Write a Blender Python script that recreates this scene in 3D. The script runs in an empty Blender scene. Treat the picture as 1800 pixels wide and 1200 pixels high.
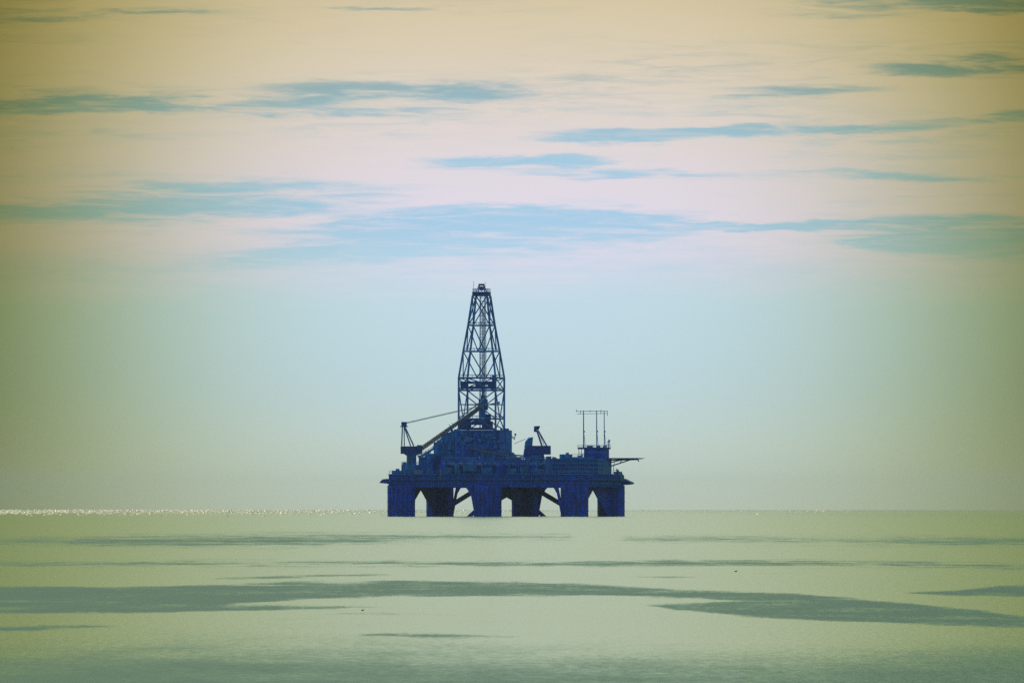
import bpy, bmesh, math, random
from mathutils import Vector, Matrix

random.seed(7)
R = math.radians
scene = bpy.context.scene
COL = scene.collection

# ------------------------------------------------------------------ camera
F = 20900.0            # focal length in pixels of an 1800 px wide frame
CAM_H = 3.0            # metres above the sea
HORIZON = 894.5
cam_d = bpy.data.cameras.new('camera')
cam = bpy.data.objects.new('camera', cam_d)
COL.objects.link(cam)
cam_d.sensor_width = 36.0
cam_d.lens = F * 36.0 / 1800.0
cam_d.clip_start = 0.5
cam_d.clip_end = 200000.0
cam.location = (0, 0, CAM_H)
cam.rotation_euler = (R(90) + math.atan((HORIZON - 600) / F), 0, 0)
scene.camera = cam

scene.view_settings.view_transform = 'Standard'
scene.view_settings.look = 'None'
scene.view_settings.exposure = 0.0
scene.view_settings.gamma = 1.0
scene.cycles.use_denoising = False
scene.cycles.max_bounces = 6
scene.cycles.volume_bounces = 0

SUN_EL, SUN_AZ = R(42), R(-26)      # ahead of the camera, a little to the left

# ------------------------------------------------------------------ node helpers
class NT:
    def __init__(self, tree):
        self.t = tree; self.n = tree.nodes; self.l = tree.links
    def new(self, typ, **kw):
        n = self.n.new(typ)
        for k, v in kw.items(): setattr(n, k, v)
        return n
    def put(self, sock, v):
        if isinstance(v, bpy.types.NodeSocket): self.l.new(v, sock)
        else: sock.default_value = v
    def math(self, op, a, b=0.0, c=0.0, clamp=False):
        n = self.new('ShaderNodeMath', operation=op, use_clamp=clamp)
        self.put(n.inputs[0], a); self.put(n.inputs[1], b); self.put(n.inputs[2], c)
        return n.outputs[0]
    def vec(self, x, y, z):
        n = self.new('ShaderNodeCombineXYZ')
        for i, v in enumerate((x, y, z)): self.put(n.inputs[i], v)
        return n.outputs[0]
    def smooth(self, v, a, b, lo=0.0, hi=1.0):
        n = self.new('ShaderNodeMapRange', interpolation_type='SMOOTHSTEP')
        self.put(n.inputs[0], v)
        self.put(n.inputs[1], a); self.put(n.inputs[2], b)
        self.put(n.inputs[3], lo); self.put(n.inputs[4], hi)
        return n.outputs[0]
    def mix(self, f, a, b, blend='MIX'):
        n = self.new('ShaderNodeMix', data_type='RGBA', blend_type=blend)
        self.put(n.inputs[0], f); self.put(n.inputs[6], a); self.put(n.inputs[7], b)
        return n.outputs[2]
    def noise(self, v, scale=1.0, detail=4.0, rough=0.55, dist=0.0):
        n = self.new('ShaderNodeTexNoise')
        self.put(n.inputs['Vector'], v)
        n.inputs['Scale'].default_value = scale
        n.inputs['Detail'].default_value = detail
        n.inputs['Roughness'].default_value = rough
        n.inputs['Distortion'].default_value = dist
        return n.outputs[0]

def lin(r, g, b):
    f = lambda c: c / 12.92 if c <= 0.04045 else ((c + 0.055) / 1.055) ** 2.4
    return (f(r / 255), f(g / 255), f(b / 255), 1.0)

# ------------------------------------------------------------------ sky
world = bpy.data.worlds.new('World')
scene.world = world
world.use_nodes = True
wt = NT(world.node_tree)
wt.n.clear()
w_out = wt.new('ShaderNodeOutputWorld')
w_bg = wt.new('ShaderNodeBackground')
wt.l.new(w_bg.outputs[0], w_out.inputs[0])
sky = wt.new('ShaderNodeTexSky', sky_type='NISHITA', sun_disc=False)
sky.sun_elevation = SUN_EL
sky.sun_rotation = SUN_AZ
sky.dust_density = 2.0
tc = wt.new('ShaderNodeTexCoord')
sep = wt.new('ShaderNodeSeparateXYZ')
wt.l.new(tc.outputs['Generated'], sep.inputs[0])
dx, dy, dz = sep.outputs
ys = wt.math('MAXIMUM', dy, 0.05)
K = F / 1000.0
U = wt.math('MULTIPLY', wt.math('DIVIDE', dx, ys), K)     # bearing, + to the right of due ahead
V = wt.math('MULTIPLY', wt.math('DIVIDE', dz, ys), K)     # height over the horizon
uv = wt.vec(U, V, 0.0)
# wind-drawn warping of the cloud edges
n1 = wt.noise(wt.vec(wt.math('MULTIPLY', U, 3.2), wt.math('MULTIPLY', V, 16.0), 3.7), 1.0, 6.0, 0.6)
n2 = wt.noise(wt.vec(wt.math('MULTIPLY', U, 5.0), wt.math('MULTIPLY', V, 60.0), 9.1), 1.0, 6.0, 0.62)
n3 = wt.noise(wt.vec(wt.math('MULTIPLY', U, 1.3), wt.math('MULTIPLY', V, 9.0), 1.3), 1.0, 4.0, 0.5)
c1 = wt.math('SUBTRACT', n1, 0.5); c2 = wt.math('SUBTRACT', n2, 0.5)
Uw = wt.math('ADD', U, wt.math('MULTIPLY', c1, 0.30))
Vw = wt.math('ADD', V, wt.math('ADD', wt.math('MULTIPLY', c1, 0.060), wt.math('MULTIPLY', c2, 0.022)))
uvw = wt.vec(Uw, Vw, 0.0)
GAPS = [  # x, y, half length, half height, tilt (deg), strength, softness: openings in the cloud sheet
    (860, 405, 370, 44, 1.5, 1.4, .6), (600, 448, 310, 24, 4, 1.05, .6), (900, 470, 260, 9, 0, .5, .8),
    (700, 168, 260, 26, -1, 1.0, .5), (560, 190, 280, 14, -1.0, .9, .6), (90, 186, 290, 17, -1, 1.0, .5),
    (350, 356, 380, 40, 2, 1.05, .7), (60, 374, 330, 30, 0, .85, .7),
    (1180, 238, 240, 13, 0.7, 1.1, .6), (1560, 222, 330, 13, 3.4, 1.1, .7),
    (930, 284, 190, 14, 0, 1.0, .6), (1130, 310, 250, 13, -1, .85, .8), (1580, 305, 320, 9, 0, .8, .8),
    (1700, 420, 240, 40, -2, 1.3, .55), (1330, 396, 270, 11, -1.5, 1.2, .6), (1660, 345, 200, 7, 0, .5, .8),
    (1400, 163, 170, 13, 2, .8, .8), (1720, 117, 210, 18, 0, 1.0, .5), (1720, -4, 330, 26, 0, 1.25, .5),
    (1480, 20, 240, 10, 0, .6, .8), (250, 21, 150, 6, -1, .9, .8), (710, 9, 110, 6, -1, .9, .8),
    (50, 36, 170, 8, 2, .7, .8), (260, 240, 160, 6, 0, .4, .9), (480, 262, 170, 8, -1, .4, .9),
    (1220, 70, 200, 7, 0, .35, .9), (200, 310, 200, 10, -1, .4, .9), (1130, 470, 160, 7, 1, .4, .9),
]
gap = None
for (px, py, a, b, tilt, s, soft) in GAPS:
    m = wt.new('ShaderNodeMapping', vector_type='TEXTURE')
    m.inputs['Location'].default_value = ((px - 900) / 1000, (HORIZON - py) / 1000, 0)
    m.inputs['Rotation'].default_value = (0, 0, R(tilt))
    m.inputs['Scale'].default_value = (a / 1000, b / 1000, 1)
    wt.l.new(uvw, m.inputs['Vector'])
    ln = wt.new('ShaderNodeVectorMath', operation='LENGTH')
    wt.l.new(m.outputs[0], ln.inputs[0])
    v = wt.smooth(ln.outputs['Value'], 1.25 + soft * .55, 0.75 - soft * .6, 0.0, s)
    gap = v if gap is None else wt.math('MAXIMUM', gap, v)
fr1 = wt.noise(wt.vec(wt.math('MULTIPLY', U, 7.0), wt.math('MULTIPLY', V, 75.0), 5.2), 1.0, 7.0, 0.66, 0.6)
fr2 = wt.noise(wt.vec(wt.math('MULTIPLY', U, 2.4), wt.math('MULTIPLY', V, 26.0), 8.8), 1.0, 6.0, 0.6, 0.4)
rag = wt.math('ADD', wt.math('MULTIPLY', wt.math('SUBTRACT', fr1, 0.5), 2.3), wt.math('MULTIPLY', wt.math('SUBTRACT', fr2, 0.5), 2.9))
ragged = wt.smooth(wt.math('ADD', gap, rag), 0.05, 1.25)
gap = wt.math('MULTIPLY', ragged, wt.math('MULTIPLY', wt.smooth(gap, 0.0, 1.0, 0.10, 0.95), wt.smooth(fr1, 0.30, 0.58, 0.62, 1.0)))
streak = wt.smooth(fr1, 0.40, 0.70, 0.0, 0.50)
streak = wt.math('MULTIPLY', streak, wt.smooth(n3, 0.42, 0.62))
gap = wt.math('MAXIMUM', gap, streak)
far_gap = wt.smooth(n1, 0.45, 0.62, 0.0, 0.8)                 # the unseen sheet higher up is broken too
gap = wt.math('MULTIPLY', gap, wt.smooth(V, 1.3, 1.0))
gap = wt.math('ADD', gap, wt.math('MULTIPLY', far_gap, wt.smooth(V, 0.95, 1.3)))
sheet = wt.smooth(wt.math('ADD', V, wt.math('MULTIPLY', c1, 0.12)), 0.33, 0.50)
cloud = wt.math('MULTIPLY', sheet, wt.math('SUBTRACT', 1.0, gap, clamp=True))
clear_lo = wt.mix(wt.smooth(V, 0.0, 0.26), lin(214, 229, 226), lin(195, 221, 233))
clear = wt.mix(wt.smooth(V, 0.36, 0.52), clear_lo, lin(166, 207, 235))
clear = wt.mix(wt.smooth(V, 0.60, 0.80), clear, lin(146, 182, 200))
c_cloud = wt.mix(wt.smooth(V, 0.48, 0.9), lin(229, 222, 237), lin(235, 223, 208))
col = wt.mix(cloud, clear, c_cloud)
# lens vignette put into the sky colour: dims and yellows sideways and upwards
du = wt.math('DIVIDE', wt.math('ABSOLUTE', wt.math('SUBTRACT', U, 0.02)), 0.90)
dv = wt.math('DIVIDE', wt.math('SUBTRACT', V, 0.41), 1.0)
side = wt.math('MINIMUM', wt.math('POWER', du, 3.2), 1.7)
up = wt.math('MULTIPLY', wt.math('MINIMUM', wt.math('MULTIPLY', dv, dv), 0.4), wt.smooth(V, 1.6, 0.9))
def tint(c, r, ks):
    return wt.mix(1.0, c, wt.vec(*[wt.math('POWER', math.exp(-k), r) for k in ks]), 'MULTIPLY')
col = tint(col, up, (0.85, 1.05, 2.1))
mid = wt.mix(far_gap, lin(268, 274, 234), lin(236, 252, 230))     # unseen sky over the frame, coloured to brighten calm water and darken ruffled bands
high = wt.mix(wt.smooth(V, 2.2, 6.0), mid, lin(108, 204, 202))
wide_side = wt.math('MINIMUM', wt.math('POWER', du, 1.9), 1.7)
high = tint(high, wide_side, (0.78, 0.76, 1.8))
col = tint(col, side, (0.92, 0.96, 1.9))
col = wt.mix(wt.smooth(V, 0.9, 1.4), col, high)
vm = wt.new('ShaderNodeVectorMath', operation='SCALE')
wt.l.new(sky.outputs[0], vm.inputs[0]); vm.inputs['Scale'].default_value = 0.09
front = wt.math('MULTIPLY', wt.smooth(dy, 0.40, 0.7), wt.smooth(V, 40.0, 18.0))
final = wt.mix(front, vm.outputs[0], col)
wt.l.new(final, w_bg.inputs[0])
w_bg.inputs[1].default_value = 1.0

# ------------------------------------------------------------------ sun
sun_d = bpy.data.lights.new('sun', 'SUN')
sun_d.energy = 2.6
sun_d.angle = R(0.5)
sun_d.color = (1.0, 0.93, 0.8)
sun = bpy.data.objects.new('sun', sun_d)
COL.objects.link(sun)
to_sun = Vector((math.sin(SUN_AZ) * math.cos(SUN_EL), math.cos(SUN_AZ) * math.cos(SUN_EL), math.sin(SUN_EL)))
sun.rotation_euler = to_sun.to_track_quat('Z', 'Y').to_euler()

# ------------------------------------------------------------------ haze
def make_haze():
    bm = bmesh.new()
    bmesh.ops.create_cube(bm, size=1.0)
    bmesh.ops.scale(bm, vec=(92000, 46000, 131), verts=bm.verts)
    bmesh.ops.translate(bm, vec=(0, 22000, 131 / 2 - 13), verts=bm.verts)
    me = bpy.data.meshes.new('haze'); bm.to_mesh(me); bm.free()
    o = bpy.data.objects.new('haze', me); COL.objects.link(o)
    o['kind'] = 'stuff'
    o['label'] = 'thin pale haze over the open sea'
    m = bpy.data.materials.new('haze'); m.use_nodes = True
    t = NT(m.node_tree); t.n.clear()
    out = t.new('ShaderNodeOutputMaterial'); pv = t.new('ShaderNodeVolumePrincipled')
    pv.inputs['Color'].default_value = (0.66, 0.86, 0.96, 1)
    pv.inputs['Density'].default_value = 0.000010
    pv.inputs['Anisotropy'].default_value = 0.2
    t.l.new(pv.outputs[0], out.inputs['Volume'])
    me.materials.append(m)

# ------------------------------------------------------------------ materials
def paint(name, base, var=0.35, rough=0.55, scale=0.5, metal=0.0, streaks=True):
    m = bpy.data.materials.new(name); m.use_nodes = True
    t = NT(m.node_tree); t.n.clear()
    out = t.new('ShaderNodeOutputMaterial'); p = t.new('ShaderNodeBsdfPrincipled')
    g = t.new('ShaderNodeTexCoord').outputs['Object']
    mp = t.new('ShaderNodeMapping'); mp.inputs['Scale'].default_value = (1.0, 1.0, 0.35 if streaks else 1.0)
    t.l.new(g, mp.inputs[0])
    a = t.noise(mp.outputs[0], scale, 8.0, 0.7)
    dark = tuple(c * (1 - var) for c in base) + (1,)
    lite = tuple(min(1, c * (1 + var)) for c in base) + (1,)
    c = t.mix(t.smooth(a, 0.32, 0.68), dark, lite)
    rust = t.smooth(t.noise(mp.outputs[0], scale * 2.3, 6.0, 0.75), 0.62, 0.74, 0.0, 0.5)
    c = t.mix(rust, c, (base[0] * .6 + .02, base[1] * .5 + .008, base[2] * .4 + .004, 1))
    t.l.new(c, p.inputs['Base Color'])
    t.put(p.inputs['Roughness'], t.smooth(a, 0.3, 0.7, rough - .1, rough + .15))
    p.inputs['Metallic'].default_value = metal
    p.inputs['Specular IOR Level'].default_value = 0.3
    t.l.new(p.outputs[0], out.inputs[0])
    return m

M = {
    'navy': paint('navy_paint', (0.002, 0.085, 0.56), 0.6, 0.6, 0.6),
    'blue': paint('blue_paint', (0.006, 0.21, 0.46), 0.6, 0.6, 0.8),
    'teal': paint('teal_paint', (0.03, 0.24, 0.5), 0.5, 0.55, 0.9),
    'steel': paint('steel', (0.02, 0.24, 0.52), 0.4, 0.5, 0.4),
    'grey': paint('grey_paint', (0.16, 0.2, 0.23), 0.25, 0.5, 0.7),
    'pale': paint('pale_paint', (0.30, 0.42, 0.48), 0.25, 0.5, 0.7),
    'dark': paint('dark_steel', (0.006, 0.07, 0.3), 0.3, 0.5, 0.6),
    'bird': paint('bird_feathers', (0.03, 0.018, 0.015), 0.3, 0.7, 30.0),
}

# ------------------------------------------------------------------ mesh helpers
class MB:
    """collects shapes of one part"""
    def __init__(self): self.bm = bmesh.new()
    def box(self, c, s, rot=None):
        r = bmesh.ops.create_cube(self.bm, size=1.0)
        mat = Matrix.Translation(Vector(c)) @ (rot or Matrix.Identity(4)) @ Matrix.Diagonal((*s, 1))
        bmesh.ops.transform(self.bm, matrix=mat, verts=r['verts'])
        return self
    def tube(self, a, b, r, r2=None, seg=8):
        a, b = Vector(a), Vector(b)
        d = b - a
        res = bmesh.ops.create_cone(self.bm, cap_ends=True, segments=seg, radius1=r, radius2=r if r2 is None else r2, depth=d.length)
        mat = Matrix.Translation((a + b) / 2) @ d.to_track_quat('Z', 'Y').to_matrix().to_4x4()
        bmesh.ops.transform(self.bm, matrix=mat, verts=res['verts'])
        return self
    def beam(self, a, b, w, h):
        a, b = Vector(a), Vector(b)
        d = b - a
        r = bmesh.ops.create_cube(self.bm, size=1.0)
        mat = Matrix.Translation((a + b) / 2) @ d.to_track_quat('Z', 'Y').to_matrix().to_4x4() @ Matrix.Diagonal((w, h, d.length, 1))
        bmesh.ops.transform(self.bm, matrix=mat, verts=r['verts'])
        return self
    def prism(self, pts, off):
        """polygon pts (3-D, planar) pushed along off"""
        off = Vector(off)
        lo = [self.bm.verts.new(Vector(p) - off / 2) for p in pts]
        hi = [self.bm.verts.new(Vector(p) + off / 2) for p in pts]
        n = len(pts)
        self.bm.faces.new(lo); self.bm.faces.new(hi[::-1])
        for i in range(n):
            self.bm.faces.new((lo[i], hi[i], hi[(i + 1) % n], lo[(i + 1) % n]))
        return self
    def sphere(self, c, s, seg=12):
        r = bmesh.ops.create_uvsphere(self.bm, u_segments=seg, v_segments=max(6, seg // 2), radius=1.0)
        bmesh.ops.transform(self.bm, matrix=Matrix.Translation(Vector(c)) @ Matrix.Diagonal((*s, 1)), verts=r['verts'])
        return self
    def lattice(self, a, b, w0, w1, r, n, up=(0, 0, 1)):
        """four-chord lattice girder"""
        a, b = Vector(a), Vector(b)
        d = (b - a).normalized(); s = d.cross(Vector(up)).normalized(); u = s.cross(d)
        def corner(t, i):
            w = (w0 + (w1 - w0) * t) / 2
            return a + (b - a) * t + s * (w if i in (0, 3) else -w) + u * (w if i < 2 else -w)
        for i in range(4): self.tube(corner(0, i), corner(1, i), r * 1.3, seg=6)
        for k in range(n):
            t0, t1 = k / n, (k + 1) / n
            for i in range(4):
                j = (i + 1) % 4
                self.tube(corner(t0, i), corner(t1, j), r, seg=5)
                self.tube(corner(t1, i), corner(t1, j), r, seg=5)
        return self
    def build(self, name, mat, parent=None, bevel=0.0, smooth=False):
        bmesh.ops.recalc_face_normals(self.bm, faces=self.bm.faces)
        if bevel:
            try:
                bmesh.ops.bevel(self.bm, geom=list(self.bm.edges), offset=bevel, segments=1, affect='EDGES', clamp_overlap=True)
            except Exception: pass
        me = bpy.data.meshes.new(name); self.bm.to_mesh(me); self.bm.free()
        if smooth:
            for p in me.polygons: p.use_smooth = True
        me.materials.append(mat)
        o = bpy.data.objects.new(name, me); COL.objects.link(o)
        if parent is not None: o.parent = parent
        return o

# ------------------------------------------------------------------ sea
def px_of(X, Y): return 900 + F * X / Y
def py_of(Y): return HORIZON + F * CAM_H / Y

# wind-ruffled patches of water: keys (x, top, bottom); strength; softness
PATCH = [
    ([(-900, 1034, 1080), (0, 1031, 1077), (280, 1030, 1076), (330, 1028, 1074), (420, 1025, 1060), (520, 1021, 1053), (700, 1020, 1048), (900, 1022, 1046), (1050, 1026, 1046), (1200, 1036, 1050), (1400, 1042, 1060), (1560, 1056, 1058)], 1.0, 3),
    ([(300, 1060, 1075), (400, 1061, 1073), (550, 1063, 1071), (720, 1066, 1068)], .8, 2.5),
    ([(560, 1075, 1078), (650, 1074, 1081), (760, 1078, 1082), (880, 1081, 1082)], .5, 2.5),
    ([(430, 1088, 1089), (500, 1086, 1092), (620, 1082, 1084)], .35, 3),
    ([(1140, 1062, 1064), (1200, 1060, 1073), (1300, 1056, 1082), (1400, 1052, 1088), (1500, 1052, 1092), (1600, 1060, 1096), (1650, 1066, 1099), (1800, 1082, 1102), (2500, 1090, 1115)], 1.0, 3),
    ([(1600, 1062, 1074), (1690, 1068, 1075), (1750, 1074, 1075)], .9, 2.5),
    ([(1600, 1041, 1042), (1680, 1038, 1046), (1760, 1030, 1048), (1860, 1028, 1050), (2500, 1020, 1060)], 1.0, 3),
    ([(630, 1114, 1115), (680, 1111, 1117), (760, 1112, 1121), (900, 1117, 1119)], .85, 3),
    ([(-600, 1094, 1112), (60, 1098, 1108), (100, 1096, 1104), (210, 1099, 1100)], .8, 3),
    ([(370, 1016, 1017), (430, 1013, 1018), (540, 1010, 1015), (680, 1009, 1010)], .8, 2),
    ([(-900, 945, 962), (0, 944, 958), (350, 938, 962), (560, 936, 963), (750, 936, 950), (1000, 940, 948)], .72, 9),
    ([(1100, 944, 950), (1250, 941, 952), (1600, 942, 958), (1900, 945, 962), (2500, 945, 965)], .72, 9),
    ([(-900, 985, 998), (0, 987, 996), (300, 985, 996), (700, 982, 994), (1000, 985, 995), (1300, 983, 994), (1600, 986, 998), (1900, 992, 1001), (2500, 990, 1004)], .74, 6),
    ([(1090, 1014, 1015), (1150, 1011, 1017), (1240, 1014, 1016)], .5, 2),
    ([(1240, 1009, 1010), (1300, 1006, 1009), (1420, 1005, 1007)], .4, 2),
    ([(1050, 896, 897), (1200, 895, 904), (1500, 895, 912), (2400, 895, 915)], .28, 6),
]
def ruffle(x, y):
    best = 0.0
    for keys, s, soft in PATCH:
        if x < keys[0][0] or x > keys[-1][0]: continue
        for (x0, t0, b0), (x1, t1, b1) in zip(keys, keys[1:]):
            if x0 <= x <= x1:
                f = (x - x0) / (x1 - x0)
                t = t0 + (t1 - t0) * f; b = b0 + (b1 - b0) * f
                d = min(y - t, b - y)
                w = soft * 3.2; v = max(0.0, min(1.0, (d + w * .5) / w))
                best = max(best, s * v * v * (3 - 2 * v))
                break
    return best

def sea_material():
    m = bpy.data.materials.new('sea_water'); m.use_nodes = True
    t = NT(m.node_tree); t.n.clear()
    out = t.new('ShaderNodeOutputMaterial'); p = t.new('ShaderNodeBsdfPrincipled')
    at = t.new('ShaderNodeAttribute', attribute_name='ruffle')
    co = t.new('ShaderNodeTexCoord').outputs['Object']
    mp = t.new('ShaderNodeMapping'); mp.inputs['Scale'].default_value = (0.9, 0.09, 1)
    t.l.new(co, mp.inputs[0])
    big = t.noise(mp.outputs[0], 0.55, 5.0, 0.65)
    fine_mp = t.new('ShaderNodeMapping'); fine_mp.inputs['Scale'].default_value = (1.0, 0.12, 1)
    t.l.new(co, fine_mp.inputs[0])
    fine = t.noise(fine_mp.outputs[0], 4.0, 5.0, 0.7)
    streaks_mp = t.new('ShaderNodeMapping'); streaks_mp.inputs['Scale'].default_value = (0.25, 0.06, 1)
    t.l.new(co, streaks_mp.inputs[0])
    longs = t.noise(streaks_mp.outputs[0], 1.0, 5.0, 0.6)
    far_mp = t.new('ShaderNodeMapping'); far_mp.inputs['Scale'].default_value = (0.045, 0.012, 1)
    t.l.new(co, far_mp.inputs[0])
    wide = t.noise(far_mp.outputs[0], 1.0, 6.0, 0.65)
    rag = t.math('ADD', t.math('MULTIPLY', t.math('SUBTRACT', big, 0.5), 1.3), t.math('MULTIPLY', t.math('SUBTRACT', longs, 0.5), 1.2))
    rag = t.math('ADD', rag, t.math('MULTIPLY', t.math('SUBTRACT', wide, 0.5), 1.5))
    f = at.outputs['Fac']
    edge = t.math('MULTIPLY', t.smooth(t.math('ADD', f, t.math('MULTIPLY', rag, t.smooth(f, 0.0, 0.3))), 0.0, 1.25), t.smooth(f, 0.0, 0.7, 0.4, 1.0))
    wild = t.math('ADD', edge, t.math('MULTIPLY', t.math('SUBTRACT', fine, 0.5), t.math('ADD', 0.8, t.math('MULTIPLY', edge, 1.2))))
    chop = t.new('ShaderNodeAttribute', attribute_name='chop').outputs['Fac']
    wild = t.math('ADD', wild, t.math('MULTIPLY', chop, t.math('ADD', 0.68, t.math('MULTIPLY', rag, 0.32))))
    wild = t.math('ADD', wild, t.math('MULTIPLY', rag, 0.16), clamp=True)
    t.put(p.inputs['Roughness'], t.smooth(wild, 0.0, 1.0, 0.19, 0.44))
    p.inputs['Base Color'].default_value = (0.01, 0.08, 0.07, 1)
    p.inputs['IOR'].default_value = 1.333
    bump = t.new('ShaderNodeBump'); bump.inputs['Strength'].default_value = 0.6
    bump.inputs['Distance'].default_value = 0.05
    t.l.new(fine, bump.inputs['Height'])
    t.l.new(bump.outputs[0], p.inputs['Normal'])
    t.l.new(p.outputs[0], out.inputs[0])
    return m

def make_sea():
    xs = [-26000, -15000, -9000, -5000, -3000, -1800] + list(range(-1000, 2801, 20)) + [3600, 4800, 6800, 10800, 17000, 28000]
    ys = [895.95, 896.5]
    y = 897.0
    while y < 1240: ys.append(y); y += 1.4
    while y < 16000: ys.append(y); y = HORIZON + (y - HORIZON) * 1.25
    verts, val, chop = [], [], []
    for y in ys:
        Y = F * CAM_H / (y - HORIZON)
        for x in xs:
            verts.append(((x - 900) / F * Y, Y, 0.0))
            val.append(ruffle(x, y))
            c = max(0.0, min(1.0, (y - 1095 + 12 * math.sin(x / 260)) / 110)); chop.append(c * c * (3 - 2 * c))
    nx = len(xs)
    faces = [(j * nx + i, (j + 1) * nx + i, (j + 1) * nx + i + 1, j * nx + i + 1) for j in range(len(ys) - 1) for i in range(nx - 1)]
    Yn = F * CAM_H / (ys[-1] - HORIZON)
    b = len(verts)
    verts += [(-400, Yn, -0.004), (400, Yn, -0.004), (400, -600, -0.004), (-400, -600, -0.004)]
    val += [0] * 4; chop += [1.0] * 4
    faces.append((b, b + 3, b + 2, b + 1))
    me = bpy.data.meshes.new('sea'); me.from_pydata(verts, [], faces); me.update()
    at = me.attributes.new('ruffle', 'FLOAT', 'POINT')
    at.data.foreach_set('value', val)
    me.attributes.new('chop', 'FLOAT', 'POINT').data.foreach_set('value', chop)
    me.materials.append(sea_material())
    o = bpy.data.objects.new('sea', me); COL.objects.link(o)
    o['kind'] = 'structure'
    o['label'] = 'calm pale sea with darker wind ruffled bands'
    return o

make_sea()
make_haze()

def crest_material():
    m = bpy.data.materials.new('glitter_tinted_water'); m.use_nodes = True
    t = NT(m.node_tree); t.n.clear()
    out = t.new('ShaderNodeOutputMaterial'); p = t.new('ShaderNodeBsdfPrincipled')
    p.inputs['Base Color'].default_value = (0.80, 0.74, 0.44, 1)  # pale yellow base colour stands in for sun glitter on the water
    p.inputs['Roughness'].default_value = 0.42
    p.inputs['IOR'].default_value = 1.333
    t.l.new(p.outputs[0], out.inputs[0])
    return m

def make_crests():
    """choppy crests out by the horizon, sun glitter partly put into their colour"""
    verts, faces = [], []
    rnd = random.Random(21)
    n = 0
    while n < 4200:
        x = rnd.uniform(-500, 1000)
        if x > 250 and rnd.random() < min(.90, (x - 250) / 620): continue
        if n % 45 == 44: x = rnd.uniform(1000, 1500)
        y = 895.6 + abs(rnd.gauss(0, 1)) * 4.0
        if y > 907: continue
        Y = F * CAM_H / (y - HORIZON)
        if Y > 40000: continue
        n += 1
        X = (x - 900) / F * Y
        k = Y / F                                    # metres per photo pixel there
        L = rnd.uniform(2, 8) * k; H = min(3.2, rnd.uniform(.3, 1.5) ** 1.4 * k * 1.3); D = H * rnd.uniform(2.0, 4.0)
        ang = rnd.uniform(-.25, .5)
        ca, sa = math.cos(ang), math.sin(ang)
        b = len(verts)
        for s in (-1, -.6, -.2, .2, .6, 1):
            h = H * (1 - s * s) * rnd.uniform(.7, 1.1)
            for d, hh in ((-D, -.05), (-D * .45, h * .55), (0, h), (D * .5, h * .4), (D, -.05)):
                lx, ly = s * L / 2, d
                verts.append((X + lx * ca - ly * sa, Y + lx * sa + ly * ca, hh))
        for i in range(5):
            for j in range(4):
                a0 = b + i * 5 + j
                faces.append((a0, a0 + 5, a0 + 6, a0 + 1))
    me = bpy.data.meshes.new('wave_crests'); me.from_pydata(verts, [], faces); me.update()
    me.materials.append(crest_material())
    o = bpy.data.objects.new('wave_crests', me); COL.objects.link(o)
    o['kind'] = 'stuff'
    o['label'] = 'line of small wave crests along the horizon, sun glitter put into their colour'
    return o
make_crests()

# ------------------------------------------------------------------ drilling rig
TH = R(13.3); CT, ST = math.cos(TH), math.sin(TH)
S = F / 5000.0                                       # photo pixels per metre at the rig
CX = 890.6
def zz(py): return (907.2 - py) / S
def lx(px, Y): return ((px - CX) / S - Y * ST) / CT   # local X of a point at local depth Y
def P(px, py, Y): return Vector((lx(px, Y), Y, zz(py)))
def W(px, py, d):                                    # a point given by its distance d behind the rig's middle
    x = (px - CX) / S
    return Vector((x * CT - d * ST, x * ST + d * CT, zz(py)))

rig = bpy.data.objects.new('drilling_rig', None)
COL.objects.link(rig)
rig.location = ((CX - 900) / S, 5000, 0)
rig.rotation_euler = (0, 0, -TH)
rig['label'] = 'dark blue semi-submersible drilling rig with tall lattice derrick standing in the sea'
rig['category'] = 'oil rig'

def pbox(mb, x0, x1, y0, y1, Y, dep):
    w = max(0.3, ((x1 - x0) / S - dep * ST) / CT)
    mb.box((lx((x0 + x1) / 2, Y), Y, (zz(y0) + zz(y1)) / 2), (w, dep, zz(y0) - zz(y1)))
    return mb

YR = 34.3
XC = (-37.2, 0.0, 37.2)
# columns
def make_column(X, Y):
    mb = MB()
    r = 5.8
    mb.tube((X, Y, -4), (X, Y, zz(853)), r, seg=36)
    o = mb.build('column', M['navy'], rig)
    rb = MB()
    for z in (2.2, 6.3, 10.0):
        rb.tube((X, Y, z - .15), (X, Y, z + .15), r + .12, seg=36)
    for k in range(5):
        a = R(-130 + 20 * k)
        x, y = X + math.cos(a) * (r + .25), Y + math.sin(a) * (r + .25)
        rb.tube((x, y, -1), (x, y, zz(858)), .16, seg=6)
    rb.build('fender', M['dark'], o)
    return o
for X in XC:
    for Y in (-YR, YR): make_column(X, Y)

def brace(a, b, r, name='brace'):
    return MB().tube(a, b, r, seg=16).build(name, M['navy'], rig, smooth=False)
# transverse frames between the columns: open peak amidships
def frame(X, pts):
    half = [(y, zz(p)) for y, p in pts]
    ring = [(X, -YR + 3, zz(855.5)), (X, YR - 3, zz(855.5))] + [(X, y, z) for y, z in half[::-1]] + [(X, -y, z) for y, z in half[1:]]
    return MB().prism(ring, (.5, 0, 0)).build('transverse_frame', M['navy'], rig)
for X in (XC[0], XC[2]): frame(X, [(0, 860), (8.6, 875), (YR - 3, 914)])
frame(0, [(0, 873.5), (8.3, 878), (YR - 3, 893)])
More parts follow.
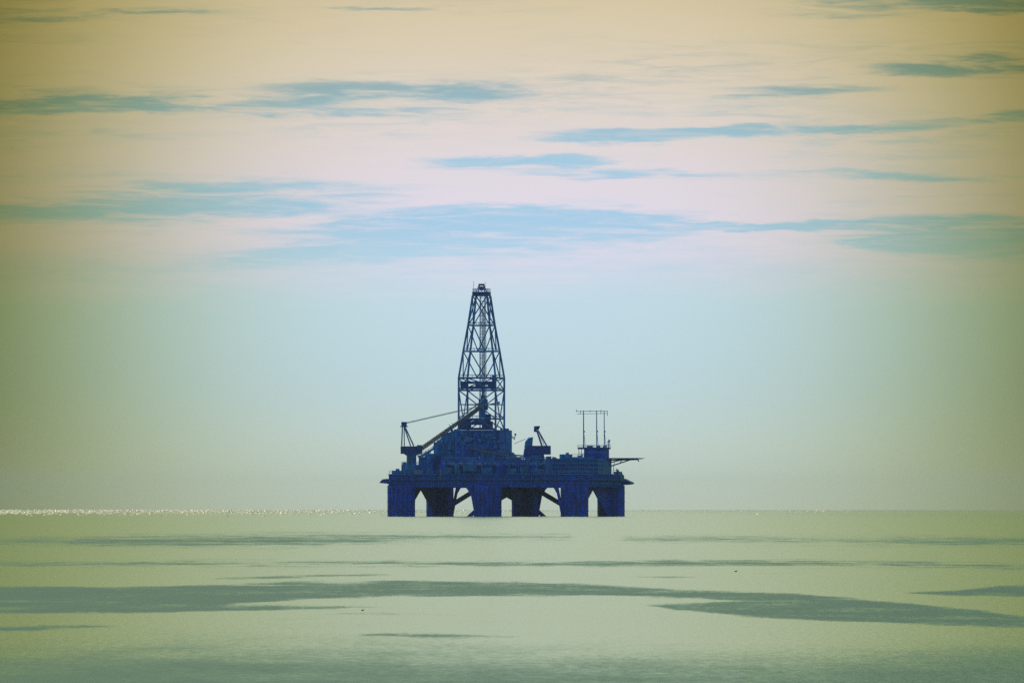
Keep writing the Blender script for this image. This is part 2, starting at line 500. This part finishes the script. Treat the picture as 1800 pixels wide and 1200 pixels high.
# braces of the two wide bays
mir = lambda x: 2 * 890.8 - x
for f, s in ((lambda x: x, 1), (mir, -1)):
    brace(P(f(784.5), 953, s * (YR)), P(f(803.6), 853, s * YR), .62)
    brace(P(f(846), 948, -s * YR), P(f(828.6), 853, -s * YR), .85)
    for pts, yy in (([(834, 855.5), (816.5, 855.5), (821, 858.5), (826, 866), (834, 880)], -s * YR), ([(801, 855.5), (812, 855.5), (808, 858.5), (804, 866), (801, 868)], s * YR)):
        MB().prism([P(f(x), y, yy) for x, y in pts], (0, .6, 0)).build('gusset', M['navy'], rig)
    brace(P(f(846), 889, -s * YR), P(f(806), 925, -s * YR), .85)
    brace(P(f(773), 899.5, s * (YR - 4)), P(f(854), 850.5, -s * (YR - 4)), 1.0)

# deck hull
hull = MB()
HL, HW = 86.0, 66.0
hull.box((0, 0, (zz(857) + zz(833)) / 2), (HL, HW, zz(833) - zz(857)))
hull_o = hull.build('deck_hull', M['navy'], rig, bevel=.25)
ribs = MB()
ribs.box((0, -HW / 2 - .2, zz(850)), (HL - 2, .3, .3)); ribs.box((HL / 2 + .2, 0, zz(850)), (.3, HW - 2, .3))
ribs.box((HL / 2 - .4, -HW / 2 - .2, zz(850)), (1.4, .34, .34)); ribs.box((HL / 2 + .2, -HW / 2 + .3, zz(850)), (.34, 1.4, .34))
for k in range(30):
    X = -HL / 2 + 1.5 + k * (HL - 3) / 29
    ribs.box((X, -HW / 2 - .18, (zz(856) + zz(835)) / 2), (.28, .34, zz(835) - zz(856)))
for k in range(22):
    Y = -HW / 2 + 1.5 + k * (HW - 3) / 21
    ribs.box((HL / 2 + .18, Y, (zz(856) + zz(835)) / 2), (.34, .28, zz(835) - zz(856)))
ribs.build('stiffener', M['blue'], hull_o)
wk = MB()
wk.box((0, -HW / 2 - .7, zz(843)), (HL * .96, 1.38, .25)).box((0, -HW / 2 - .55, zz(834)), (HL, 1.08, .3))
wk.box((HL / 2 + .7, 0, zz(843)), (1.38, HW * .9, .25))
wk.build('walkway', M['teal'], hull_o)

def railing(pts, h=1.15, step=2.0, r=.06, parent=rig, mat='teal'):
    mb = MB()
    for a, b in zip(pts, pts[1:]):
        a, b = Vector(a), Vector(b)
        n = max(1, int((b - a).length / step))
        for k in range(n + 1):
            q = a + (b - a) * k / n
            mb.tube(q, q + Vector((0, 0, h)), r, seg=4)
        for f in (.5, 1.0):
            mb.tube(a + Vector((0, 0, h * f)), b + Vector((0, 0, h * f)), r, seg=4)
    return mb.build('railing', M[mat], parent)
zt = zz(833)
railing([(-HL / 2 + .5, -HW / 2 - .9, zt + .2), (HL / 2, -HW / 2 - .9, zt + .2)], parent=hull_o)
railing([(-HL / 2 + 2, -HW / 2 - 1.3, zz(843) + .12), (HL / 2 - 2, -HW / 2 - 1.3, zz(843) + .12)], parent=hull_o)

# mooring platforms at the corners
def mooring(pts, Y, dep, name='mooring_platform'):
    return MB().prism([P(x, y, Y) for x, y in pts], Vector((0, dep, 0))).build(name, M['dark'], rig)
mooring([(671, 848.8), (672, 846.8), (676, 842.5), (684, 841.5), (690, 846), (690, 852), (684, 850)], -YR + 1, 6)
mooring([(1092, 840), (1099, 841), (1105, 844), (1113, 848), (1112, 850.5), (1104, 851.5), (1092, 852)], YR - 1, 6)
w1 = MB(); pbox(w1, 689.5, 706, 827, 834, -27, 8); pbox(w1, 686, 692, 833, 842, -29, 6); w1.build('winch_house', M['blue'], rig)
w2 = MB(); pbox(w2, 1079, 1094.5, 828.5, 839, 25, 8); pbox(w2, 1090, 1098, 835.5, 846, 26, 7); w2.build('winch_house', M['blue'], rig)

# ------------------------------------------------------------------ deck modules (silhouette steps)
def module(x0, x1, y0, y1, Y, dep, mat='blue', name='deck_module', rail=False):
    mb = MB(); pbox(mb, x0, x1, y0, y1, Y, dep)
    o = mb.build(name, M[mat], rig, bevel=.12)
    if rail:
        w = max(0.3, ((x1 - x0) / S - dep * ST) / CT); c = lx((x0 + x1) / 2, Y)
        railing([(c - w / 2 + .1, Y + dep / 2 - .1, zz(y0)), (c - w / 2 + .1, Y - dep / 2 + .1, zz(y0)), (c + w / 2 - .1, Y - dep / 2 + .1, zz(y0)), (c + w / 2 - .1, Y + dep / 2 - .1, zz(y0))], parent=o)
    return o
module(706, 738, 816.5, 834, -18, 16, 'blue', rail=True)
module(736, 778, 803, 834, -8, 20, 'blue', rail=True)
module(746, 775, 797, 806, -4, 12, 'blue')
sub_a = module(762, 830, 777, 834, 4, 22, 'blue', rail=False)
module(775, 966, 808, 834, -12, 34, 'navy', rail=True)
sub = module(800, 900, 756, 834, -2, 24, 'blue', 'derrick_substructure')
# sloping shoulder left of the drill floor
MB().prism([P(781, 764, -3), P(788, 761.5, -3), P(801, 757, -3), P(803, 790, -3), P(781, 790, -3)], Vector((0, 9, 0))).build('ramp_housing', M['blue'], rig)
MB().prism([P(899, 795, -4), P(905, 803, -4), P(909, 812, -4), P(896, 812, -4)], Vector((0, 8, 0))).build('stair_tower', M['blue'], rig)
# substructure detail: girders, panels, stairs on the front face
g = MB()
yf = -2 - 12 - .25
for py in (759, 768, 779, 790, 801, 811):
    g.box((lx(850, yf), yf, zz(py)), ((96 / S - 1) / CT - 5, .5, .38))
for px in (806, 818, 830, 842, 853, 865, 877, 888):
    g.box((lx(px, yf), yf + .05, (zz(757) + zz(815)) / 2), (.34, .4, zz(757) - zz(815)))
g.build('girder', M['navy'], sub)
rnd = random.Random(5)
for k in range(26):
    px = rnd.uniform(806, 886); py = rnd.uniform(762, 810)
    MB().box((lx(px, yf - .4), yf - .45 - k * .004, zz(py)), (rnd.uniform(1, 3.4), .8, rnd.uniform(.8, 2.2))).build('equipment_box', M['teal' if k % 3 else 'blue'], sub)
# front deck clutter: containers, tanks, pipe runs
rnd = random.Random(11)
cl = [(728, 744, 826.5, 834, -31, 3, 'pale'), (814, 841, 819, 828.5, -31, 3.5, 'teal'), (748, 762, 824, 834, -31, 3, 'blue'),
      (846, 868, 822, 833, -31, 3, 'blue'), (872, 886, 818, 833, -31, 3, 'navy'), (892, 910, 824, 833, -31, 3, 'teal'),
      (914, 930, 821, 833, -31, 3, 'blue'), (936, 955, 825, 833, -31, 3, 'teal'), (780, 798, 822, 833, -31.5, 3, 'blue'),
      (712, 724, 824, 834, -31, 3, 'blue'), (800, 811, 815, 833, -31.2, 3, 'teal')]
for (x0, x1, y0, y1, Y, d, m) in cl:
    o = MB(); pbox(o, x0, x1, y0, y1, Y, d); o = o.build('cargo_container', M[m], rig, bevel=.08)
    rb = MB(); c = lx((x0 + x1) / 2, Y - d / 2); w = max(.3, ((x1 - x0) / S - d * ST) / CT)
    for k in range(int(w / .5)):
        rb.box((c - w / 2 + .3 + k * .5, Y - d / 2 - .05, (zz(y0) + zz(y1)) / 2), (.16, .12, (zz(y0) - zz(y1)) * .9))
    rb.build('corrugation', M[m], o)
MB().tube(P(775, 842, -34), P(775, 823, -34), .28).build('light_pole', M['grey'], rig)
pr = MB()
for i, py in enumerate((812, 814.5, 817)):
    pr.tube(P(778, py, -30 - i * .6), P(962, py, -30 - i * .6), .22, seg=8)
for px in range(784, 962, 16): pr.box(P(px, 822, -30.6), (.3, 1.6, 6))
pr.build('pipe_rack', M['teal'], rig)
# pale chute sloping down from the drill floor
ch = MB(); ch.beam(P(829, 788, -16), P(874, 797.5, -18), .9, .6); ch.beam(P(874, 797.5, -18), P(906, 805, -20), .8, .5)
ch.build('pipe_chute', M['grey'], rig)
# two pipes spanning to the second crane
hp = MB(); hp.tube(W(899, 799.2, 2), W(922, 801, 2), .3); hp.tube(W(903, 804.5, 2), W(925, 804, 2), .28)
hp.build('transfer_pipe', M['steel'], rig)
# lamp bracket beside the drill floor
lb = MB(); lb.tube(W(899, 770, -6), W(905.5, 768, -6), .14); lb.tube(W(904, 773, -6), W(906, 763, -6), .16); lb.box(W(906, 763.5, -6), (.7, .5, .8)); lb.tube(W(900, 766, -6), W(904, 773, -6), .12)
lb.build('lamp_bracket', M['steel'], rig)

# ------------------------------------------------------------------ derrick
derrick = MB()
DC = Vector((lx(846.4, -2), -2, 0))
A0 = 7.95
LEV = [(755.5, 1.0), (736, 1.0), (711, 1.0), (686, 1.0), (664, 1.0), (617.5, .80), (572, .59), (519.5, .39)]
def corner(py, i, f=None):
    f = dict(LEV)[py] if f is None else f
    sx, sy = ((-1, -1), (1, -1), (1, 1), (-1, 1))[i]
    return Vector((DC.x + sx * A0 * f, DC.y + sy * A0 * f, zz(py)))
for (p0, f0), (p1, f1) in zip(LEV, LEV[1:]):
    for i in range(4): derrick.tube(corner(p0, i), corner(p1, i), .43, seg=8)
derrick_o = derrick.build('derrick', M['steel'], rig)
bays = [(755.5, 736, 'L'), (736, 686, 'X'), (686, 664, 'X'), (664, 617.5, 'V'), (617.5, 572, 'V'), (572, 519.5, 'X')]
br = MB()
for p0, p1, kind in bays:
    for i in range(4):
        j = (i + 1) % 4
        a0, b0, a1, b1 = corner(p0, i), corner(p0, j), corner(p1, i), corner(p1, j)
        mb0, mt = (a0 + b0) / 2, (a1 + b1) / 2
        if kind == 'V': br.tube(a1, mb0, .26, seg=6).tube(b1, mb0, .26, seg=6)
        elif kind == 'L': br.tube(a0, mt, .26, seg=6).tube(b0, mt, .26, seg=6)
        else:
            if p0 == 736 and i in (1, 3): br.tube(a1, mb0, .26, seg=6).tube(b1, mb0, .26, seg=6)
            else: br.tube(a0, b1, .25, seg=6).tube(b0, a1, .25, seg=6)
br.build('cross_brace', M['steel'], derrick_o)
for p, f in LEV[1:]:
    hz = MB()
    for i in range(4):
        hz.tube(corner(p, i), corner(p, (i + 1) % 4), .3 if p != 711 else .2, seg=6)
    if p in (664, 686, 736, 617.5, 572):   # grating walkway with low rail along the girts
        for i in range(4):
            a, b = corner(p, i), corner(p, (i + 1) % 4)
            hz.tube(a + Vector((0, 0, 1.2)), b + Vector((0, 0, 1.2)), .07, seg=4)
            for k in range(1, 8):
                q = a + (b - a) * k / 8
                hz.tube(q, q + Vector((0, 0, 1.2)), .06, seg=4)
    hz.build('girt', M['steel'], derrick_o)
# pipe handling column in the middle of the tower
gr = MB()
for dx_, dy_ in ((-.6, -1), (1.9, -1), (1.9, 1), (-.6, 1)):
    gr.tube(DC + Vector((dx_, dy_, zz(755))), DC + Vector((dx_ * .8, dy_ * .8, zz(520))), .14, seg=6)
for k in range(44):
    z = zz(752) + (zz(524) - zz(752)) * k / 43
    gr.tube(DC + Vector((-.55, -.95, z)), DC + Vector((1.85, -.95, z)), .09, seg=4)
    if k % 2: gr.tube(DC + Vector((-.55, -.95, z)), DC + Vector((1.85, -.95, z + 1.25)), .08, seg=4)
gr.build('guide_rail', M['teal'], derrick_o)
rp = MB()
for k in range(4):
    for j in range(2):
        b = DC + Vector((.1 + k * .36, .5 + j * .5, 0))
        rp.tube(b + Vector((0, 0, zz(755))), b + Vector((0, 0, zz(545))), .07, seg=5)
rp.build('drill_pipe', M['grey'], derrick_o)
td = MB()
td.box(DC + Vector((1.0, -1.2, zz(709))), (3.6, 1.6, 3.6)).box(DC + Vector((1.2, -1.2, zz(700))), (2.0, 1.2, 2.4)).box(DC + Vector((.6, -1.2, zz(727))), (2.6, 1.5, 6.0))
td.tube(DC + Vector((1.0, -1.2, zz(700))), DC + Vector((1.0, -1.2, zz(672))), .35).box(DC + Vector((2.4, -1.2, zz(716))), (1.2, 1.0, 2.2)).box(DC + Vector((.4, -1.2, zz(740))), (3.8, 2, 2.4))
td.build('top_drive', M['blue'], derrick_o)
fb = MB()
yfb = DC.y - A0 + .2
def strip(mb, x0, x1, y0, y1, Y, dep): mb.box((lx((x0 + x1) / 2, Y), Y, (zz(y0) + zz(y1)) / 2), ((x1 - x0) / S / CT, dep, zz(y0) - zz(y1)))
strip(fb, 809, 869, 670.5, 675, yfb, .4); strip(fb, 810, 869, 679, 684, yfb, .4)
strip(fb, 809, 822, 675, 679, yfb, .36); strip(fb, 836, 848, 675, 679, yfb, .36); strip(fb, 858, 869, 675, 679, yfb, .36)
strip(fb, 865, 869.5, 660, 684, yfb, .5)
for k in range(9): fb.box((DC.x - 6.4 + k * 1.6, DC.y - 3.5, zz(682)), (.35, 8, .4))
fb.build('fingerboard', M['dark'], derrick_o)
dg = MB()
ydg = DC.y - A0 + .8
strip(dg, 806, 866, 740.5, 747, ydg, 1.4); strip(dg, 806, 828, 747, 755.6, ydg, 1.3); strip(dg, 848, 866, 747, 755.6, ydg, 1.3); strip(dg, 827, 849, 751.5, 755.6, ydg, 1.2)
strip(dg, 812, 840, 736, 741, ydg + 1, 1.2); strip(dg, 853, 862, 728, 741, ydg + 1.5, 1.5)
dg.build('doghouse', M['dark'], derrick_o)
cr = MB()
f = .39 * A0
cr.box((DC.x, DC.y, (zz(513) + zz(519.5)) / 2), (2 * f + .3, 2 * f + .3, zz(513) - zz(519.5)))
cr.build('crown_platform', M['dark'], derrick_o)
ca = MB()
tz = zz(500.5)
for sx in (-1, 1):
    for sy in (-1, 1): ca.tube((DC.x + sx * 1.9, DC.y + sy * 1.6, zz(513)), (DC.x + sx * .9, DC.y + sy * .5, tz), .2, seg=6)
ca.box((DC.x, DC.y, zz(500.5)), (2.3, 1.3, .8)).tube((DC.x, DC.y - .7, zz(507)), (DC.x, DC.y + .7, zz(507)), .9, seg=16)
ca.tube((DC.x - 1.4, DC.y, zz(507)), (DC.x + 1.4, DC.y, zz(507)), .16, seg=6)
ca.build('crown_block', M['dark'], derrick_o)
rl = railing([(DC.x - f, DC.y - f, zz(513)), (DC.x + f, DC.y - f, zz(513)), (DC.x + f, DC.y + f, zz(513)), (DC.x - f, DC.y + f, zz(513)), (DC.x - f, DC.y - f, zz(513))], h=1.3, step=1.2, parent=derrick_o, mat='steel')
an = MB()
an.tube((DC.x - f + .4, DC.y - f, zz(513)), (DC.x - f + .4, DC.y - f, zz(495)), .08, seg=5)
an.build('antenna', M['steel'], derrick_o)
an = MB()
an.tube((DC.x + 1.6, DC.y, zz(513)), (DC.x + 1.6, DC.y, zz(495.5)), .08, seg=5)
an.build('antenna', M['steel'], derrick_o)

# ------------------------------------------------------------------ cranes
d1 = -20
crane = MB().tube(W(724, 834, d1), W(724, 800, d1), 2.05, seg=20).tube(W(724, 801, d1), W(724, 797, d1), 2.1, 3.6, seg=20).build('crane', M['blue'], rig)
cb = MB()
rw = Matrix.Rotation(TH, 4, 'Z')           # the crane house is slewed square to the camera line
cb.box(W(724, 791.2, d1), (38 / S, 5, 13.4 / S), rw).box(W(738, 787, d1 - 2.6), (9 / S, 1.4, 9 / S), rw)
cb.build('crane_house', M['dark'], crane, bevel=.15)
af = MB()
for dd in (-1.4, 1.4):
    af.tube(W(706.8, 784, d1 + dd), W(708.2, 748, d1 + dd * .5), .26, seg=6)
    af.tube(W(711.5, 784, d1 + dd), W(711, 748, d1 + dd * .5), .22, seg=6)
    af.tube(W(722.5, 784, d1 + dd), W(710.5, 748, d1 + dd * .5), .26, seg=6)
    af.tube(W(728, 784, d1 + dd), W(711.5, 748, d1 + dd * .5), .28, seg=6)
af.build('a_frame', M['steel'], crane)
sh = MB(); sh.box(W(711, 746, d1), (9.5 / S, 2, 8 / S), rw).box(W(711, 750.2, d1), (14 / S, 2.4, 1.6 / S), rw)
sh.build('sheave_block', M['dark'], crane)
bo = MB(); tipB = W(846.5, 714.5, d1)
bo.lattice(W(741, 789, d1), tipB, 1.5, 1.1, .17, 34)
bo.tube(W(741, 789, d1), tipB, .34, seg=8)
bo.box(W(785.5, 757.5, d1), (6 / S, 1.6, 5 / S), rw).box(W(846, 714, d1), (9 / S, 1.8, 7 / S), rw)
bo.build('boom', M['grey'], crane)
jb = MB(); jb.beam(tipB, W(874, 708.8, d1), .5, .5); jb.box(W(876.5, 708.5, d1), (4.5 / S, .8, 4 / S), rw)
jb.build('jib', M['steel'], crane)
pc = MB()
for dd in (-.7, .7): pc.tube(W(714, 744.2 + dd, d1 + dd), W(846, 714 + dd, d1 + dd * .5), .13, seg=5)
pc.build('pendant_cable', M['grey'], crane)
hb = MB(); hb.tube(W(790, 746, d1), W(794, 757, d1), .12).tube(W(794, 744, d1), W(801, 748, d1), .1)
hb.build('boom_bracket', M['steel'], crane)

d2 = -14
crane2 = MB().tube(W(942, 834, d2), W(942, 800, d2), 3.1, seg=20).build('crane', M['blue'], rig)
cb = MB()
cb.box(W(947.5, 791.3, d2), (41 / S, 5.5, 15.5 / S), rw)
cb.prism([W(919.5, 801, d2), W(921.5, 788, d2), W(936, 786, d2), W(956, 799, d2), W(957, 806, d2), W(922, 806, d2)], rw.to_3x3() @ Vector((0, 4.5, 0)))
cb.build('crane_house', M['dark'], crane2)
bo = MB()
bo.prism([W(921.5, 787, d2), W(923, 777, d2), W(929, 770.5, d2), W(937, 768.2, d2), W(935.5, 787, d2)], rw.to_3x3() @ Vector((0, 2.6, 0)))
bo.lattice(W(929, 782, d2), W(932, 771, d2 + 36), 2.4, 1.2, .2, 14)
bo.build('boom', M['steel'], crane2)
af = MB()
for dd in (-1.3, 1.3):
    af.beam(W(952.5, 784, d2 + dd), W(943.3, 756, d2 + dd * .4), .85, .5)
    af.tube(W(961, 784, d2 + dd), W(946, 757, d2 + dd * .4), .3, seg=6)
    af.tube(W(957, 784, d2 + dd), W(947, 760, d2 + dd * .4), .12, seg=5)
af.build('a_frame', M['steel'], crane2)
sh = MB(); sh.box(W(943, 752.5, d2), (9 / S, 1.8, 6.5 / S), rw).box(W(946, 750.5, d2), (6 / S, 1.4, 3 / S), rw).box(W(940.5, 757, d2), (4.5 / S, 1.2, 5 / S), rw)
sh.build('sheave_block', M['dark'], crane2)
pc = MB(); pc.tube(W(924, 771.5, d2), W(904, 780, d2 - 2), .1, seg=5); pc.build('pendant_cable', M['grey'], crane2)
gb = MB()
gb.box(W(965, 805.5, -8), (8 / S, 4, 7 / S), rw).box(W(975, 807.5, -8), (10 / S, 4, 4 / S), rw)
gb.build('deck_locker', M['blue'], rig)

# ------------------------------------------------------------------ accommodation, helideck, masts
acc = module(958, 1075, 806.5, 834, -6, 26, 'teal', 'accommodation_block')
yq = -6 - 13
c0 = lx(1016.5, yq); ww = ((117) / S - 26 * ST) / CT
for row in (811, 818.5, 826):
    for k in range(19):
        MB().box((c0 - ww / 2 + 1.0 + k * (ww - 2) / 18, yq - .06, zz(row)), (.62, .2, .7)).build('window', M['dark'], acc)
bands = MB()
for py in (807, 814.8, 822.4, 830):
    bands.box((c0, yq - .45, zz(py)), (ww + .2, 1.0, .28))
bands.build('gallery', M['blue'], acc)
module(983, 1006, 798.5, 808, -8, 7, 'blue', 'roof_unit')
module(994, 1000, 795.5, 800, -9, 1.5, 'steel', 'exhaust_vent')
module(1004, 1050, 803.3, 808, -7, 10, 'blue', 'roof_unit')
module(966, 985, 806, 809, -8, 6, 'blue', 'roof_unit')
railing([W(1004, 803.3, -14), W(1026, 803.3, -14)], parent=acc, mat='steel')
pil = module(1026, 1070.5, 788.5, 808, -3, 9, 'navy', 'wheelhouse')
rf = MB(); pbox(rf, 1015, 1073, 786.3, 789.6, -3, 11); rf.build('wheelhouse_roof', M['dark'], pil)
po = MB()
for px in (1017.5, 1022): po.tube(W(px, 789, -3), W(px, 806, -3), .13, seg=6)
po.tube(W(1017.5, 797, -3), W(1026, 797, -3), .1, seg=5)
po.build('roof_post', M['steel'], pil)
yq2 = -3 - 4.5
for k in range(8): MB().box((lx(1032 + k * 4.6, yq2), yq2 - .05, zz(795)), (.75, .2, .9)).build('window', M['teal'], pil)
railing([W(1015, 786.3, -8), W(1072, 786.3, -8)], h=1.0, parent=pil, mat='steel')

for px, top, r in ((1026, 721.5, .27), (1049, 721.5, .25), (1062.3, 722.5, .22)):
    am = MB(); am.tube(W(px, 787, -3), W(px - .4, top, -3), r, r * .7, seg=8)
    am.tube(W(px + 3, 787, -4), W(px + .6, 762, -3), .09, seg=5)
    am.box(W(px + 1.2, 758.5, -3), (1.6 / S, .4, 3 / S), rw)
    am.build('antenna_mast', M['steel'], rig)
yd = MB()
yd.tube(W(1013, 723, -3), W(1067, 722.5, -3), .12, seg=5).tube(W(1014, 727.6, -3), W(1068, 726.6, -3), .09, seg=5)
for px, a, b in ((1013, 719.5, 724), (1020, 722, 728.5), (1037, 721, 724.5), (1056, 720.5, 728), (1067.5, 722, 731)):
    yd.tube(W(px, a, -3), W(px, b, -3), .12, seg=5)
yd.build('aerial_wire', M['steel'], rig)
sm = MB(); sm.tube(W(1069.5, 787, -3), W(1070.5, 772, -3), .2, seg=6).tube(W(1066.5, 776.5, -3), W(1073, 774.5, -3), .13, seg=6).box(W(1070.6, 775, -3), (3.4 / S, .8, 3 / S), rw)
sm.tube(W(1066, 786, -3), W(1069, 776, -3), .09, seg=5).tube(W(1073, 786, -3), W(1071, 777, -3), .09, seg=5)
sm.build('radar_mast', M['steel'], rig)

hd = MB(); hc = W(1090, 805.8, 0); hr = 8.9
hpts = [hc + Vector((hr * math.cos(R(22.5 + 45 * k)) / math.cos(R(22.5)) * .97, hr * math.sin(R(22.5 + 45 * k)) / math.cos(R(22.5)), 0)) for k in range(8)]
hd.prism(hpts, (0, 0, .5))
heli = hd.build('helideck', M['dark'], rig)
nt = MB()
opts = [hc + (p - hc) * 1.12 + Vector((0, 0, .12)) for p in hpts]
for i in range(8):
    nt.tube(opts[i], opts[(i + 1) % 8], .1, seg=5); nt.tube(hpts[i], opts[i], .09, seg=5)
    for k in range(1, 6):
        q0 = hpts[i] + (hpts[(i + 1) % 8] - hpts[i]) * k / 6; q1 = opts[i] + (opts[(i + 1) % 8] - opts[i]) * k / 6
        nt.tube(q0, q1, .06, seg=4)
nt.build('safety_net', M['steel'], heli)
st = MB()
for dd in (-5.5, 0, 5.5):
    st.tube(W(1074, 819, dd), W(1110, 807.2, dd), .24, seg=6)
    st.tube(W(1074, 812.5, dd), W(1098, 807, dd), .2, seg=6)
    st.tube(W(1090, 813.4, dd), W(1094, 807, dd), .16, seg=5)
    st.tube(W(1073, 808.6, dd), W(1122, 807.2, dd), .26, seg=6)
st.tube(W(1121, 807, -4), W(1122.5, 811, -4), .25, seg=6)
st.build('support_strut', M['steel'], heli)
ld = MB()
ld.tube(W(1077, 834, -2), W(1080, 810, -2), .14, seg=5).tube(W(1079, 826, -2), W(1088, 826, -2), .1, seg=5)
ld.build('stair_rail', M['steel'], rig)

# small gear standing along the roofs and deck edges
rnd = random.Random(33)
GEAR = [(690, 705, 827, -27), (707, 714, 816.5, -20), (734, 746, 803, -9), (748, 761, 797, -5), (764, 779, 777, 3), (790, 806, 757.5, -3),
        (868, 899, 756, -3), (902, 918, 808, -14), (928, 958, 808, -14), (959, 982, 806.5, -12), (1008, 1025, 803.3, -9), (1081, 1093, 828.5, 24),
        (1028, 1069, 786.3, -3), (780, 800, 808, -28), (840, 960, 808, -28)]
for (x0, x1, base, Y) in GEAR:
    for k in range(max(3, int((x1 - x0) / 4))):
        px = rnd.uniform(x0, x1); h = rnd.uniform(1.2, 5.2); t = rnd.random(); yy = Y + rnd.uniform(-1, 1)
        mb = MB()
        if t < .4:
            mb.tube(P(px, base + .5, yy), P(px, base - h, yy), .16, seg=6).tube(P(px, base - h, yy), P(px + rnd.choice((-1, 1)) * 1.6, base - h + .6, yy), .2, seg=6)
            mb.build('vent_pipe', M['steel'], rig)
        elif t < .75:
            mb.box(P(px, base - h * .3, yy), (rnd.uniform(.6, 2), 1.2, h * .6 / S + .3)).box(P(px + .5, base - h * .6, yy), (.5, .6, .5)).build('deck_locker', M['blue'], rig)
        else:
            mb.tube(P(px - 2, base - 1.6, yy), P(px + 2, base - 1.6, yy), .42, seg=12).box(P(px - 1, base - .6, yy), (.2, .9, .6)).box(P(px + 1, base - .6, yy), (.2, .9, .6)).build('tank', M['teal'], rig)
st_ = MB(); st_.beam(W(737, 804, -26), W(763, 789, -26), .3, .9); st_.beam(W(761, 790, -15), W(783, 764, -15), .35, .9)
st_.tube(W(737, 799.5, -26), W(763, 785, -26), .08, seg=4).tube(W(761, 785.5, -15), W(783, 759.5, -15), .08, seg=4)
for k in range(7):
    st_.tube(W(737 + k * 4.3, 804 - k * 2.5, -26), W(737 + k * 4.3, 799.5 - k * 2.42, -26), .07, seg=4)
    st_.tube(W(761 + k * 3.6, 790 - k * 4.3, -15), W(761 + k * 3.6, 785.5 - k * 4.3, -15), .07, seg=4)
st_.build('stairway', M['steel'], rig)

# ------------------------------------------------------------------ two birds on the water
def bird(px, py, length, flip, label):
    Y = F * CAM_H / (py - HORIZON)
    e = bpy.data.objects.new('seabird', None); COL.objects.link(e)
    e.location = ((px - 900) / F * Y, Y, 0)
    e.rotation_euler = (0, 0, 0 if flip > 0 else math.pi)
    e['label'] = label; e['category'] = 'bird'; e['group'] = 'small birds resting on the sea'
    L = length
    b = MB()
    b.sphere((0, 0, L * .16), (L * .38, L * .18, L * .19), 16)          # body
    b.sphere((L * .30, 0, L * .30), (L * .10, L * .09, L * .17), 12)    # neck
    b.sphere((L * .36, 0, L * .44), (L * .13, L * .10, L * .11), 12)    # head
    b.build('body', M['bird'], e, smooth=True)
    MB().tube((L * .46, 0, L * .43), (L * .62, 0, L * .40), L * .04, L * .01, seg=8).build('bill', M['dark'], e)
    MB().prism([(-L * .28, 0, L * .16), (-L * .62, 0, L * .34), (-L * .66, 0, L * .27), (-L * .30, 0, L * .06)], (0, L * .16, 0)).build('tail', M['bird'], e)
    wg = MB()
    for s in (-1, 1): wg.sphere((-L * .08, s * L * .14, L * .20), (L * .34, L * .06, L * .14), 12)
    wg.build('wing', M['bird'], e, smooth=True)
bird(1293.3, 1004.5, .135, 1, 'tiny dark bird sitting on pale smooth water right of the rig')
bird(637.5, 1072.5, .085, 1, 'tiny brown bird on the edge of a dark ruffled band, nearer the camera')
